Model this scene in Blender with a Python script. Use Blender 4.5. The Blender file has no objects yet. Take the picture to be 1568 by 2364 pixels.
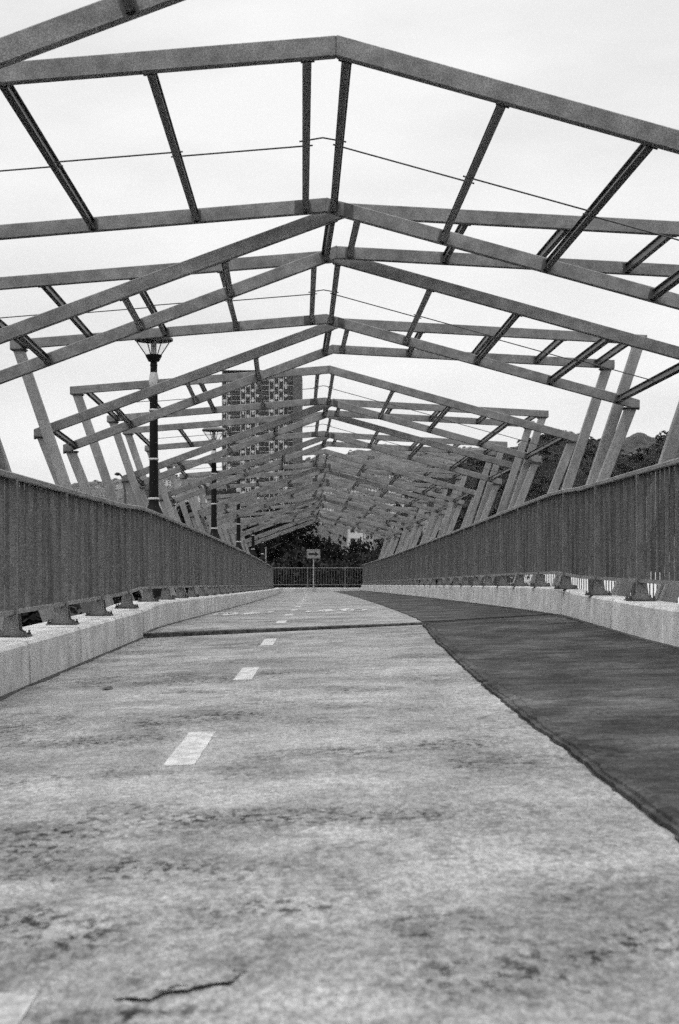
import bpy, bmesh, math, random
from mathutils import Vector, Matrix, noise
R = random.Random(11)
S = bpy.context.scene
COL = S.collection

# ------------------------------------------------------------------ camera, sky, sun, exposure
FP = 3267.0                      # focal length in units of a 1568 wide frame (50 mm on a 24 mm wide frame)
VX, VY = 750.0, 1295.0           # where the bridge axis meets the horizon
EYE = 0.80
cam_d = bpy.data.cameras.new('camera')
cam = bpy.data.objects.new('camera', cam_d); COL.objects.link(cam)
cam.location = (0, 0, EYE); cam.rotation_euler = (math.radians(90), 0, 0)
cam_d.sensor_fit = 'HORIZONTAL'; cam_d.sensor_width = 24.0; cam_d.lens = FP / 1568 * 24
cam_d.shift_x = (784 - VX) / 1568; cam_d.shift_y = (VY - 1182) / 1568
cam_d.clip_start = 0.05; cam_d.clip_end = 20000
cam_d.dof.use_dof = True; cam_d.dof.focus_distance = 15.0; cam_d.dof.aperture_fstop = 6.3
S.camera = cam

W = bpy.data.worlds.new('World'); S.world = W; W.use_nodes = True
wn = W.node_tree; wn.nodes.clear(); L = wn.links.new
SUN_EL, SUN_AZ = math.radians(48), math.radians(222)      # azimuth clockwise from +Y
out = wn.nodes.new('ShaderNodeOutputWorld'); bg = wn.nodes.new('ShaderNodeBackground')
sky = wn.nodes.new('ShaderNodeTexSky'); sky.sky_type = 'NISHITA'; sky.sun_disc = False
sky.sun_elevation = SUN_EL; sky.sun_rotation = SUN_AZ; sky.dust_density = 4.0
bw = wn.nodes.new('ShaderNodeRGBToBW'); L(sky.outputs[0], bw.inputs[0])
# an overcast sheet over the sky: brighter to the zenith, faint cloud mottling
tc = wn.nodes.new('ShaderNodeTexCoord'); sep = wn.nodes.new('ShaderNodeSeparateXYZ'); L(tc.outputs['Generated'], sep.inputs[0])
ramp = wn.nodes.new('ShaderNodeMapRange'); ramp.interpolation_type = 'SMOOTHSTEP'
ramp.inputs['From Min'].default_value = 0.34; ramp.inputs['From Max'].default_value = 0.95
ramp.inputs['To Min'].default_value = 9.0; ramp.inputs['To Max'].default_value = 27.0
L(sep.outputs['Z'], ramp.inputs['Value'])
mp = wn.nodes.new('ShaderNodeMapping'); mp.inputs['Scale'].default_value = (3, 3, 9); L(tc.outputs['Generated'], mp.inputs[0])
nz = wn.nodes.new('ShaderNodeTexNoise'); nz.inputs['Scale'].default_value = 1.6; nz.inputs['Detail'].default_value = 5; L(mp.outputs[0], nz.inputs['Vector'])
mr = wn.nodes.new('ShaderNodeMapRange'); mr.inputs['From Min'].default_value = 0.35; mr.inputs['From Max'].default_value = 0.65
mr.inputs['To Min'].default_value = 0.87; mr.inputs['To Max'].default_value = 1.03; L(nz.outputs['Fac'], mr.inputs['Value'])
mu = wn.nodes.new('ShaderNodeMath'); mu.operation = 'MULTIPLY'; L(ramp.outputs[0], mu.inputs[0]); L(mr.outputs[0], mu.inputs[1])
mx = wn.nodes.new('ShaderNodeMix'); mx.data_type = 'FLOAT'; mx.inputs[0].default_value = 0.9
L(bw.outputs[0], mx.inputs[2]); L(mu.outputs[0], mx.inputs[3])
L(mx.outputs[0], bg.inputs['Color']); bg.inputs['Strength'].default_value = 0.11
L(bg.outputs[0], out.inputs[0])

sl = bpy.data.lights.new('sun', 'SUN'); sl.energy = 1.2; sl.angle = math.radians(35); sl.color = (1, 1, 1)
sun = bpy.data.objects.new('sun', sl); COL.objects.link(sun)
sd = Vector((math.sin(SUN_AZ) * math.cos(SUN_EL), math.cos(SUN_AZ) * math.cos(SUN_EL), math.sin(SUN_EL)))
sun.rotation_euler = sd.to_track_quat('Z', 'Y').to_euler(); sun.location = (0, -10, 40)

S.view_settings.view_transform = 'Standard'; S.view_settings.look = 'None'
S.view_settings.exposure = 0.0; S.view_settings.gamma = 1.0
S.render.engine = 'CYCLES'
S.cycles.use_denoising = False
S.cycles.use_adaptive_sampling = True; S.cycles.adaptive_threshold = 0.08; S.cycles.adaptive_min_samples = 40
S.cycles.max_bounces = 5; S.cycles.diffuse_bounces = 3; S.cycles.glossy_bounces = 2; S.cycles.transparent_max_bounces = 12
S.cycles.volume_bounces = 0
S.cycles.caustics_reflective = False; S.cycles.caustics_refractive = False

# ------------------------------------------------------------------ materials
def mat(name, base, rough=0.7, spots=(), bump=0.0, bump_scale=60, spec=0.3, metal=0.0):
    """grey procedural surface; spots = (scale, contrast, detail, stretch) noise layers multiplied into the albedo"""
    m = bpy.data.materials.new(name); m.use_nodes = True
    t = m.node_tree; p = t.nodes['Principled BSDF']; ln = t.links.new
    p.inputs['Roughness'].default_value = rough; p.inputs['Specular IOR Level'].default_value = spec
    p.inputs['Metallic'].default_value = metal
    c = t.nodes.new('ShaderNodeTexCoord'); last = None
    v = t.nodes.new('ShaderNodeValue'); v.outputs[0].default_value = base; last = v.outputs[0]
    for sc, lo, hi, det, st in spots:
        mpn = t.nodes.new('ShaderNodeMapping'); mpn.inputs['Scale'].default_value = st; ln(c.outputs['Object'], mpn.inputs[0])
        n = t.nodes.new('ShaderNodeTexNoise'); n.inputs['Scale'].default_value = sc; n.inputs['Detail'].default_value = det
        n.inputs['Roughness'].default_value = 0.62; ln(mpn.outputs[0], n.inputs['Vector'])
        r = t.nodes.new('ShaderNodeMapRange'); r.inputs['From Min'].default_value = 0.38; r.inputs['From Max'].default_value = 0.62
        r.inputs['To Min'].default_value = lo; r.inputs['To Max'].default_value = hi; ln(n.outputs['Fac'], r.inputs['Value'])
        q = t.nodes.new('ShaderNodeMath'); q.operation = 'MULTIPLY'; ln(last, q.inputs[0]); ln(r.outputs[0], q.inputs[1]); last = q.outputs[0]
    cl = t.nodes.new('ShaderNodeMath'); cl.operation = 'MINIMUM'; cl.inputs[1].default_value = 0.85; ln(last, cl.inputs[0])
    ln(cl.outputs[0], p.inputs['Base Color'])
    if bump:
        n = t.nodes.new('ShaderNodeTexNoise'); n.inputs['Scale'].default_value = bump_scale; n.inputs['Detail'].default_value = 6
        ln(c.outputs['Object'], n.inputs['Vector'])
        b = t.nodes.new('ShaderNodeBump'); b.inputs['Strength'].default_value = bump; b.inputs['Distance'].default_value = 0.01
        ln(n.outputs['Fac'], b.inputs['Height']); ln(b.outputs[0], p.inputs['Normal'])
    return m
O1 = (1, 1, 1)
M = {}
M['kerb'] = mat('kerb_concrete', 0.44, 0.9, [(3, .85, 1.12, 5, O1), (140, .72, 1.28, 2, O1), (5, .84, 1.08, 5, (1, 1, .2)), (22, .92, 1.06, 5, O1)], .25, 80, .15)
M['steel'] = mat('painted_steel', 0.158, 0.55, [(1.7, .82, 1.15, 6, (1, 1, 2.5)), (9, .80, 1.2, 8, O1), (120, .66, 1.34, 2, O1)], .05, 90, .3)
M['column'] = mat('column_steel', 0.195, 0.55, [(4, .78, 1.22, 6, (1, 1, .35)), (110, .7, 1.3, 2, O1)], .05, 90, .3)
M['purlin'] = mat('dark_galvanised_steel', 0.045, 0.42, [(6, .75, 1.25, 5, O1), (90, .8, 1.2, 2, O1)], .05, 80, .5)
M['fence'] = mat('railing_steel', 0.078, 0.6, [(17, .66, 1.34, 2, (1, 1, .03)), (3, .85, 1.15, 5, O1), (90, .7, 1.3, 2, O1)], 0, 60, .25)
M['post'] = mat('railing_post_steel', 0.115, 0.55, [(4, .7, 1.3, 5, (1, 1, .4)), (90, .7, 1.3, 2, O1)], 0, 60, .3)
M['rail'] = mat('railing_handrail', 0.15, 0.5, [(4, .8, 1.2, 5, O1), (120, .7, 1.3, 2, O1)], 0, 60, .35)
M['plate'] = mat('dark_plate_steel', 0.055, 0.6, [(14, .6, 1.4, 5, O1)], 0, 60, .25)
M['rod'] = mat('tie_rod_steel', 0.05, 0.5, [], 0)
M['black'] = mat('black_lamp_paint', 0.008, 0.55, [(8, .8, 1.2, 3, O1)], 0, 60, .08)
M['ring'] = mat('pale_lamp_ring', 0.38, 0.5, [(30, .8, 1.2, 3, O1)], 0)
M['rim'] = mat('lamp_rim_grey', 0.09, 0.5, [(20, .8, 1.2, 3, O1)], 0)
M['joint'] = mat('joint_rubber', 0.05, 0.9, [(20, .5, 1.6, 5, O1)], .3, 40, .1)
M['paint'] = mat('road_paint', 0.41, 0.8, [(14, .72, 1.12, 7, O1), (45, .85, 1.1, 4, O1), (130, .8, 1.15, 2, O1)], .1, 60, .1)
M['worn'] = mat('worn_road_paint', 0.39, 0.8, [(7, .7, 1.12, 7, O1), (30, .8, 1.15, 5, O1), (130, .8, 1.15, 2, O1)], .1, 60, .1)
M['wallw'] = mat('pale_render', 0.42, 0.8, [(.3, .85, 1.15, 4, O1)], 0)
M['wallg'] = mat('grey_render', 0.22, 0.8, [(.3, .8, 1.2, 4, O1)], 0)
M['roof'] = mat('roof_tile', 0.16, 0.8, [(.5, .7, 1.3, 4, O1)], 0)
M['trim'] = mat('facade_white', 0.42, 0.8, [(.3, .85, 1.15, 4, O1)], 0)
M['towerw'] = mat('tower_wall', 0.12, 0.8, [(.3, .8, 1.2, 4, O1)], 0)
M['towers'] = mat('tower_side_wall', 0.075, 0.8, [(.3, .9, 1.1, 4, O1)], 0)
M['window'] = mat('window_glass', 0.014, 0.4, [(.4, .5, 1.6, 3, O1)], 0, 60, .3)
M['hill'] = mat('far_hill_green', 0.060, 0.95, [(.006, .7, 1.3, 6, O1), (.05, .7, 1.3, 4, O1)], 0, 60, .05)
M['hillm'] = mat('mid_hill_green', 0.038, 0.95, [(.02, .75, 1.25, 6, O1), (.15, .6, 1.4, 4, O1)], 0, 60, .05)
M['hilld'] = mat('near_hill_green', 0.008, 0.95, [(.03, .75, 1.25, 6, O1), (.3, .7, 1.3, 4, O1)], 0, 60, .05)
M['ground'] = mat('valley_scrub', 0.02, 0.95, [(.05, .6, 1.4, 6, O1), (.6, .6, 1.4, 4, O1)], 0, 60, .05)
M['plaza'] = mat('pale_paving', 0.40, 0.9, [(.3, .88, 1.1, 6, O1)], 0, 60, .1)
M['girder'] = mat('girder_concrete', 0.18, 0.9, [(2, .7, 1.3, 6, O1)], .2, 40, .1)
M['leaf'] = mat('dark_leaf', 0.011, 0.9, [(1.2, .45, 1.9, 4, O1)], 0, 60, .02)
M['leafl'] = mat('light_leaf', 0.020, 0.9, [(1.2, .45, 1.9, 4, O1)], 0, 60, .03)
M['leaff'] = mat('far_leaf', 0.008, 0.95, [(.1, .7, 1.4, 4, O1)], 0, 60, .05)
M['bark'] = mat('bark', 0.05, 0.9, [(6, .6, 1.4, 5, (1, 1, .2))], .3, 30, .1)
M['sign'] = mat('sign_face', 0.19, 0.6, [(5, .9, 1.1, 4, O1)], 0)
M['signb'] = mat('sign_black', 0.012, 0.6, [], 0)
M['pole'] = mat('galvanised_pole', 0.26, 0.5, [(8, .8, 1.2, 4, O1)], 0)
M['debris'] = mat('dry_leaf', 0.06, 0.9, [(30, .6, 1.4, 4, O1)], 0)
M['crackin'] = mat('crack_inside', 0.012, 1.0, [], 0, 60, 0)

def concrete(name, base, stain, mottle, pits, seed, worn=()):
    """old weathered concrete: broad stains, blotches, pitted patches, fine sand; pits and stains have shapes of their own"""
    m = mat(name, base, 0.92, [(0.7, 1 - stain, 1 + stain * .7, 8, (1, 1.2, 1)), (2.6, 1 - mottle, 1 + mottle * .9, 8, (1.1, .8, 1)),
                               (7, 1 - mottle * .7, 1 + mottle * .7, 7, (.7, 1.5, 1)), (42, .76, 1.24, 6, (1.2, .7, 1)), (150, .70, 1.30, 3, (1.1, .7, 1))], .5, 40, .06)
    t = m.node_tree; p = t.nodes['Principled BSDF']; ln = t.links.new
    c = t.nodes.new('ShaderNodeTexCoord')
    def nz(scale, det, loc, st, f0, f1, t0=0.0, t1=1.0, ro=.65):
        mpn = t.nodes.new('ShaderNodeMapping'); mpn.inputs['Location'].default_value = (loc, seed, 0); mpn.inputs['Scale'].default_value = st; ln(c.outputs['Object'], mpn.inputs[0])
        a = t.nodes.new('ShaderNodeTexNoise'); a.inputs['Scale'].default_value = scale; a.inputs['Detail'].default_value = det; a.inputs['Roughness'].default_value = ro
        ln(mpn.outputs[0], a.inputs['Vector'])
        r = t.nodes.new('ShaderNodeMapRange'); r.inputs['From Min'].default_value = f0; r.inputs['From Max'].default_value = f1
        r.inputs['To Min'].default_value = t0; r.inputs['To Max'].default_value = t1; ln(a.outputs['Fac'], r.inputs['Value']); return r.outputs[0]
    def mul(a, b):
        q = t.nodes.new('ShaderNodeMath'); q.operation = 'MULTIPLY'; ln(a, q.inputs[0]); ln(b, q.inputs[1]); return q.outputs[0]
    def dark(src, f, amt):
        q = t.nodes.new('ShaderNodeMath'); q.operation = 'MULTIPLY_ADD'; q.inputs[1].default_value = -amt; q.inputs[2].default_value = 1.0; ln(f, q.inputs[0]); return mul(src, q.outputs[0])
    src = p.inputs['Base Color'].links[0].from_socket
    reg = nz(1.1, 6, 7.3, O1, .50, .64, .05)
    for (wx, wy, rx_, ry_) in worn:              # patches where the finish has worn off
        mpn = t.nodes.new('ShaderNodeMapping'); mpn.inputs['Location'].default_value = (-wx / rx_, -wy / ry_, 0); mpn.inputs['Scale'].default_value = (1 / rx_, 1 / ry_, 0); ln(c.outputs['Object'], mpn.inputs[0])
        le = t.nodes.new('ShaderNodeVectorMath'); le.operation = 'LENGTH'; ln(mpn.outputs[0], le.inputs[0])
        r = t.nodes.new('ShaderNodeMapRange'); r.interpolation_type = 'SMOOTHSTEP'; r.inputs['From Min'].default_value = 1.15; r.inputs['From Max'].default_value = .1; ln(le.outputs['Value'], r.inputs['Value'])
        k = t.nodes.new('ShaderNodeMath'); k.operation = 'MAXIMUM'; ln(reg, k.inputs[0]); ln(r.outputs[0], k.inputs[1]); reg = k.outputs[0]
    src = dark(src, mul(nz(3.2, 8, 4.4, O1, .36, .62), reg), .38)
    src = dark(src, mul(nz(30, 8, 1.0, (1.1, .7, 1), .505, .585, 0, 1, .72), reg), pits)          # pits, gathered in worn patches
    src = dark(src, mul(nz(8, 9, 3.0, (1.2, .75, 1), .50, .64, 0, 1, .75), nz(.9, 4, 2.2, O1, .42, .58, .15)), pits * .55)          # grimy scuffs
    src = dark(src, mul(nz(70, 3, 5.0, O1, .60, .68), nz(3, 4, 9.2, O1, .4, .6, .2)), pits * .8)                        # specks of grit
    ln(src, p.inputs['Base Color'])
    return m
def gw(px, py, rx_, ry_):
    y = (EYE - .075) * FP / (py - VY); return ((px - VX) / FP * y, y, rx_, ry_)
M['path'] = concrete('path_concrete', 0.232, .24, .15, .86, 2.1, [gw(150, 2140, .20, .30), (gw(40, 2110, .22, .30)), gw(330, 1990, .35, .22), gw(90, 1995, .22, .14), gw(1010, 2150, .17, .22), gw(1120, 2270, .28, .20),
    gw(1340, 2230, .22, .16), gw(560, 1880, .7, .22), gw(860, 1890, .5, .2), gw(640, 2090, .3, .12), gw(1050, 1730, .35, .25), gw(200, 1690, .8, .3), gw(420, 1560, .9, .5), gw(1500, 2200, .2, .2), gw(300, 2330, .2, .08)])
M['strip'] = concrete('dark_walk_concrete', 0.062, .38, .34, .55, 31.0)

def glass_mat():
    m = bpy.data.materials.new('lamp_glass'); m.use_nodes = True; t = m.node_tree; t.nodes.clear()
    o = t.nodes.new('ShaderNodeOutputMaterial'); mi = t.nodes.new('ShaderNodeMixShader')
    a = t.nodes.new('ShaderNodeBsdfTransparent'); a.inputs[0].default_value = (.95, .95, .95, 1)
    b = t.nodes.new('ShaderNodeBsdfGlossy'); b.inputs['Roughness'].default_value = .15
    mi.inputs[0].default_value = .06; t.links.new(a.outputs[0], mi.inputs[1]); t.links.new(b.outputs[0], mi.inputs[2]); t.links.new(mi.outputs[0], o.inputs[0])
    return m
M['glass'] = glass_mat()

# ------------------------------------------------------------------ object helpers
class MB:
    def __init__(s): s.v = []; s.f = []; s.mi = []
    def add(s, vs, fs, mi=0):
        k = len(s.v); s.v += [tuple(v) for v in vs]; s.f += [tuple(i + k for i in f) for f in fs]; s.mi += [mi] * len(fs)
    def box(s, a, b, mi=0):
        x0, y0, z0 = a; x1, y1, z1 = b
        s.add([(x0, y0, z0), (x1, y0, z0), (x1, y1, z0), (x0, y1, z0), (x0, y0, z1), (x1, y0, z1), (x1, y1, z1), (x0, y1, z1)],
              [(0, 3, 2, 1), (4, 5, 6, 7), (0, 1, 5, 4), (1, 2, 6, 5), (2, 3, 7, 6), (3, 0, 4, 7)], mi)
    def prism(s, poly, axis, a, b, mi=0):
        """poly in the plane across axis ('x','y','z'), extruded from a to b"""
        n = len(poly)
        def mk(p, t): return (t, p[0], p[1]) if axis == 'x' else (p[0], t, p[1]) if axis == 'y' else (p[0], p[1], t)
        vs = [mk(p, a) for p in poly] + [mk(p, b) for p in poly]
        s.add(vs, [tuple(range(n)), tuple(range(2 * n - 1, n - 1, -1))] + [(i, i + n, (i + 1) % n + n, (i + 1) % n) for i in range(n)], mi)
    def sweep(s, path, sect, mi=0, cap=True):
        """sections (lists of points) already in place"""
        n = len(sect[0]); base = len(s.v); k = 0
        vs = [p for ring in sect for p in ring]; fs = []
        for i in range(len(sect) - 1):
            for j in range(n):
                fs.append((i * n + j, i * n + (j + 1) % n, (i + 1) * n + (j + 1) % n, (i + 1) * n + j))
        if cap: fs += [tuple(range(n - 1, -1, -1)), tuple(range((len(sect) - 1) * n, len(sect) * n))]
        s.add(vs, fs, mi)
    def tube(s, pts, r, n=8, mi=0):
        rings = []; pts = [Vector(p) for p in pts]
        for i, p in enumerate(pts):
            d = (pts[min(i + 1, len(pts) - 1)] - pts[max(i - 1, 0)]).normalized()
            u = d.orthogonal().normalized() if i == 0 else (u - d * u.dot(d)).normalized()
            w = d.cross(u); rr = r[i] if isinstance(r, (list, tuple)) else r
            rings.append([p + (u * math.cos(2 * math.pi * k / n) + w * math.sin(2 * math.pi * k / n)) * rr for k in range(n)])
        s.sweep(None, rings, mi)
    def lathe(s, prof, c=(0, 0), n=20, mi=0, cap=True):
        rings = [[(c[0] + r * math.cos(2 * math.pi * k / n), c[1] + r * math.sin(2 * math.pi * k / n), z) for k in range(n)] for r, z in prof]
        s.sweep(None, rings, mi, cap)
    def build(s, name, m, parent=None, smooth=False, loc=None):
        me = bpy.data.meshes.new(name); me.from_pydata(s.v, [], s.f)
        for x in (m if isinstance(m, (list, tuple)) else [m]): me.materials.append(x)
        if any(s.mi): me.polygons.foreach_set('material_index', s.mi)
        bm = bmesh.new(); bm.from_mesh(me); bmesh.ops.recalc_face_normals(bm, faces=bm.faces); bm.to_mesh(me); bm.free()
        if smooth:
            me.polygons.foreach_set('use_smooth', [True] * len(me.polygons))
            me.set_sharp_from_angle(angle=math.radians(40))
        o = bpy.data.objects.new(name, me); COL.objects.link(o)
        if parent: o.parent = parent
        if loc: o.location = loc
        return o
def tag(o, label=None, cat=None, group=None, kind=None):
    if label: o['label'] = label
    if cat: o['category'] = cat
    if group: o['group'] = group
    if kind: o['kind'] = kind
    return o
def empty(name, loc=(0, 0, 0)):
    o = bpy.data.objects.new(name, None); COL.objects.link(o); o.location = loc; o.empty_display_size = .2; return o
def bevel(o, w, seg=1):
    me = o.data; bm = bmesh.new(); bm.from_mesh(me)
    bmesh.ops.bevel(bm, geom=[e for e in bm.edges if len(e.link_faces) == 2 and e.calc_face_angle(0) > .5], offset=w, segments=seg, affect='EDGES', profile=.6)
    bm.to_mesh(me); bm.free(); return o
def nsz(*a): return noise.noise(Vector(a))

# ------------------------------------------------------------------ the bridge's line: crossfall, crest, slow bend to the left
END = 78.0
def P(y):                                    # the far slab runs downhill
    u = y - 15.5
    return 0.0 if u <= 0 else -0.0168 * (u * u / (u + 1.6))
def DR(y): return 0.0 if y < 18 else -0.6 * ((y - 18) / 60.0) ** 2
def YJ(x): return 14.9 + .17 * (x + 1.87) if x < 1.08 else 15.4 + .64 * (x - 1.08)      # expansion joint across the path
def ST(x): return max(.007, .042 - .0085 * (x + 1.9))
def DZ(x, y): return .04 * (x + 1.9) + P(y) + (ST(x) if y > YJ(x) - 1e-6 else 0)
def XE(y):                                   # edge between the pale path and the dark strip
    return .865 + (.19 * min(1, max(0, (y - 7) / 8.5)) ** 1.6) + .018 * nsz(y * .9, 3.1, 0) + .014 * nsz(y * 5.0, 9.1, 0) + .010 * nsz(y * 15, 1.7, 0)

def slab(name, xa, xb, y0, y1, m, nx, ny, lift=0.0, skirt=.12):
    """xa(y), xb(y) are the local side lines, y0(x), y1(x) the end lines"""
    b = MB(); vs = []
    for j in range(ny + 1):
        t = j / ny
        for i in range(nx + 1):
            ya = y0(0) + (y1(0) - y0(0)) * t
            x = xa(ya) + (xb(ya) - xa(ya)) * i / nx
            y = y0(x) + (y1(x) - y0(x)) * t
            far = y0(0) > 10
            z = .04 * (x + 1.9) + P(y) + (ST(x) if far else 0) + lift
            if not far and t > .985: z -= .012
            vs.append((x + DR(y), y, z))
    n = nx + 1; N = len(vs); fs = []
    for j in range(ny):
        for i in range(nx):
            fs.append((j * n + i, j * n + i + 1, (j + 1) * n + i + 1, (j + 1) * n + i))
    loop = [i for i in range(n)] + [j * n + nx for j in range(1, ny + 1)] + [ny * n + i for i in range(nx - 1, -1, -1)] + [j * n for j in range(ny - 1, 0, -1)]
    lo = [(vs[k][0], vs[k][1], vs[k][2] - skirt) for k in loop]; vs += lo
    for q in range(len(loop)):
        r = (q + 1) % len(loop); fs.append((loop[r], loop[q], N + q, N + r))
    b.add(vs, fs); return tag(b.build(name, m), kind='structure')

slab('concrete_path', lambda y: -1.97, XE, lambda x: -3.0, lambda x: YJ(x) - .02, M['path'], 10, 420)
slab('concrete_path', lambda y: -1.97, XE, lambda x: YJ(x) + .0, lambda x: END - .2, M['path'], 10, 420)
slab('walkway_strip', lambda y: XE(y) + .012, lambda y: 2.66 if y > 14 else 2.56, lambda x: -3.0, lambda x: YJ(x) - .02, M['strip'], 8, 420, .010)
slab('walkway_strip', lambda y: XE(y) + .012, lambda y: 2.62, lambda x: YJ(x), lambda x: END - .2, M['strip'], 8, 420, .006)
# steel and rubber nosing of the expansion joint, facing the camera
b = MB(); sec = []
for i in range(46):
    x = -1.95 + 4.6 * i / 45; y = YJ(x); zt = .04 * (x + 1.9) + ST(x) - .006 + .004 * nsz(x * 4, 0, 0); w = .03 + .006 * nsz(x * 7, 2, 0)
    sec.append([(x, y - w, zt - .12), (x, y - .002, zt - .12), (x, y - .002, zt), (x, y - w, zt - .004)])
b.sweep(None, sec); tag(b.build('expansion_joint', M['joint']), kind='structure')
# dark filler in the groove between path and strip
b = MB(); sec = []
for i in range(500):
    y = -3 + (END - 3.5 + 3) * i / 499; x = XE(y); far = y > YJ(x); z = .04 * (x + 1.9) + P(y) + (ST(x) if far else 0) - .004
    sec.append([(x - .002 + DR(y), y, z - .05), (x + .014 + DR(y), y, z - .05), (x + .014 + DR(y), y, z), (x - .002 + DR(y), y, z)])
b.sweep(None, sec); tag(b.build('path_groove', M['joint']), kind='structure')
# dark strip along the foot of each kerb: painted contact shadow mixed with dirt
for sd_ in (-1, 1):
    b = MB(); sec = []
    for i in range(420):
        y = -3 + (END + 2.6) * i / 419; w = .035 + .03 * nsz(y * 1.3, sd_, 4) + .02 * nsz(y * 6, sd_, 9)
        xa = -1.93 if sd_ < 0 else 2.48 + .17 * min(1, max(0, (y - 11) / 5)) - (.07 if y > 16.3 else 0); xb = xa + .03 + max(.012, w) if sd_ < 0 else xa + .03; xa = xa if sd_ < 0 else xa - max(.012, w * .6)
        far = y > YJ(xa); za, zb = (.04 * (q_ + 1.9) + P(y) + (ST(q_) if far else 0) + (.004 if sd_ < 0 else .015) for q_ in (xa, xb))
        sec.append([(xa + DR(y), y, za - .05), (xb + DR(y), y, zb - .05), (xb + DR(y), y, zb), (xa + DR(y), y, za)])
    b.sweep(None, sec); tag(b.build('kerb_foot_shadow_dirt', M['joint']), kind='structure')
b = MB(); sec = []
for i in range(900):
    y = -3 + (14.8 + 3) * i / 899; x = XE(y) + .055 + .012 * nsz(y * 2.1, 8, 8) + .006 * nsz(y * 13, 8, 2); h = .016 + .010 * nsz(y * 3.3, 5, 5) + .006 * nsz(y * 19, 5, 1); z = .04 * (x + 1.9) + P(y) + .008
    sec.append([(x - .035, y, z - .03), (x + .04, y, z - .03), (x + .03, y, z + h * .5), (x + .008, y, z + max(.003, h)), (x - .022, y, z + h * .6)])
b.sweep(None, sec); tag(b.build('walkway_edge', M['strip']), kind='structure')
# body of the bridge under the paving
b = MB(); sec = []
for i in range(60):
    y = -3 + (END + 3.5) * i / 59; z = P(y); d = DR(y)
    sec.append([(-2.30 + d, y, z - .16), (2.78 + d, y, z - .02), (2.78 + d, y, z - .7), (1.6 + d, y, z - 1.2), (-1.4 + d, y, z - 1.2), (-2.30 + d, y, z - .7)])
b.sweep(None, sec); tag(b.build('bridge_deck', M['girder']), kind='structure')

# painted lane dashes and bicycle signs
def ground_patch(name, polys, m, lift=.004):
    b = MB()
    for poly in polys:
        b.add([(x + DR(y), y, DZ(x, y) + lift) for x, y in poly] , [tuple(range(len(poly)))])
    return tag(b.build(name, m), kind='structure')
HD = EYE - .054
def dash(xc, ya, yb, m):
    n = 6; l = []; r = []
    for i in range(n + 1):
        y = ya + (yb - ya) * i / n
        l.append((xc - .058 + .004 * nsz(y * 9, xc, 1), y)); r.append((xc + .058 + .004 * nsz(y * 9, xc, 5), y))
    b = MB(); pts = l + r[::-1]
    b.add([(x + DR(y), y, DZ(x, y) + .0016) for x, y in pts], [(i, i + 1, 2 * n - i, 2 * n + 1 - i) for i in range(n)])
    return tag(b.build('lane_marking', m), kind='structure')
for ya, yb in ((1.42, 2.44), (5.15, 6.16), (8.85, 9.9), (12.45, 13.55), (16.3, 17.35), (19.9, 20.95), (23.6, 24.65), (27.3, 28.35), (31.0, 32.0), (34.7, 35.7),
               (38.4, 39.4), (42.1, 43.1), (45.8, 46.8), (49.5, 50.5), (53.2, 54.2), (56.9, 57.9), (60.6, 61.6), (64.3, 65.3), (68, 69)):
    dash(-.55 if ya < 2 else -.533 if ya < 6 else -.515, ya, yb, M['worn'] if ya < 2 else M['paint'])
def strokes(cx, cy, s, flip):
    """plan of a bicycle sign as stroked quads"""
    out = []; f = -1 if flip else 1
    def T(p): return (cx + f * p[0] * s, cy + f * p[1] * s * 4.0)
    def line(a, c, w=.085):
        dx, dy = c[0] - a[0], c[1] - a[1]; l = math.hypot(dx, dy); nx, ny = -dy / l * w / 2, dx / l * w / 2
        out.append([T((a[0] + nx, a[1] + ny)), T((a[0] - nx, a[1] - ny)), T((c[0] - nx, c[1] - ny)), T((c[0] + nx, c[1] + ny))])
    for wx in (-.30, .30):
        for k in range(20):
            a0, a1 = 2 * math.pi * k / 20, 2 * math.pi * (k + 1) / 20
            out.append([T((wx + r * math.cos(a), r * math.sin(a))) for r, a in ((.22, a0), (.14, a0), (.14, a1), (.22, a1))])
    A, Bp, C, D, E = (-.30, 0), (-.04, 0), (-.12, .27), (.22, .27), (.30, 0)
    for p, q in ((A, Bp), (A, C), (Bp, C), (C, D), (Bp, D), (D, E)): line(p, q)
    line((.22, .27), (.18, .38)); line((.13, .38), (.25, .38)); line((-.2, .31), (-.05, .31), .06)
    return out
ground_patch('bicycle_marking', strokes(.18, 22.2, .95, False), M['paint'], .006)
ground_patch('bicycle_marking', strokes(-1.30, 22.6, .95, True), M['paint'], .006)

# crack with a raised broken lip near the camera
def crack(name, pts, w):
    b = MB(); l = []; r = []
    for i, (x, y) in enumerate(pts):
        t = i / (len(pts) - 1); ww = w * (math.sin(math.pi * min(1, t * 1.0 + .02)) ** .5) * (.5 + .9 * abs(nsz(i * .9, 4, w)))
        l.append((x, y + ww / 2)); r.append((x, y - ww / 2))
    vs = [(x, y, DZ(x, y) + .003) for x, y in l] + [(x, y, DZ(x, y) + .003) for x, y in r]; n = len(l)
    b.add(vs, [(i, i + 1, n + i + 1, n + i) for i in range(n - 1)])
    return tag(b.build(name, M['crackin']), kind='structure')
def gp(px, py, iters=6):                     # where a sight line meets the paving
    x, y = 0, 5.0
    for _ in range(iters):
        z = .04 * (x + 1.9); y = (EYE - z) * FP / (py - VY); x = (px - VX) / FP * y
    return x, y
def seg(pts, n, amp):
    o = []
    for (a, c) in zip(pts, pts[1:]):
        for k in range(n):
            t = k / n; o.append((a[0] + (c[0] - a[0]) * t + amp * nsz(a[0] * 9 + t * 5, a[1] * 7, 1), a[1] + (c[1] - a[1]) * t + amp * nsz(a[0] * 9 + t * 5, a[1] * 7, 7)))
    return o + [pts[-1]]
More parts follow.
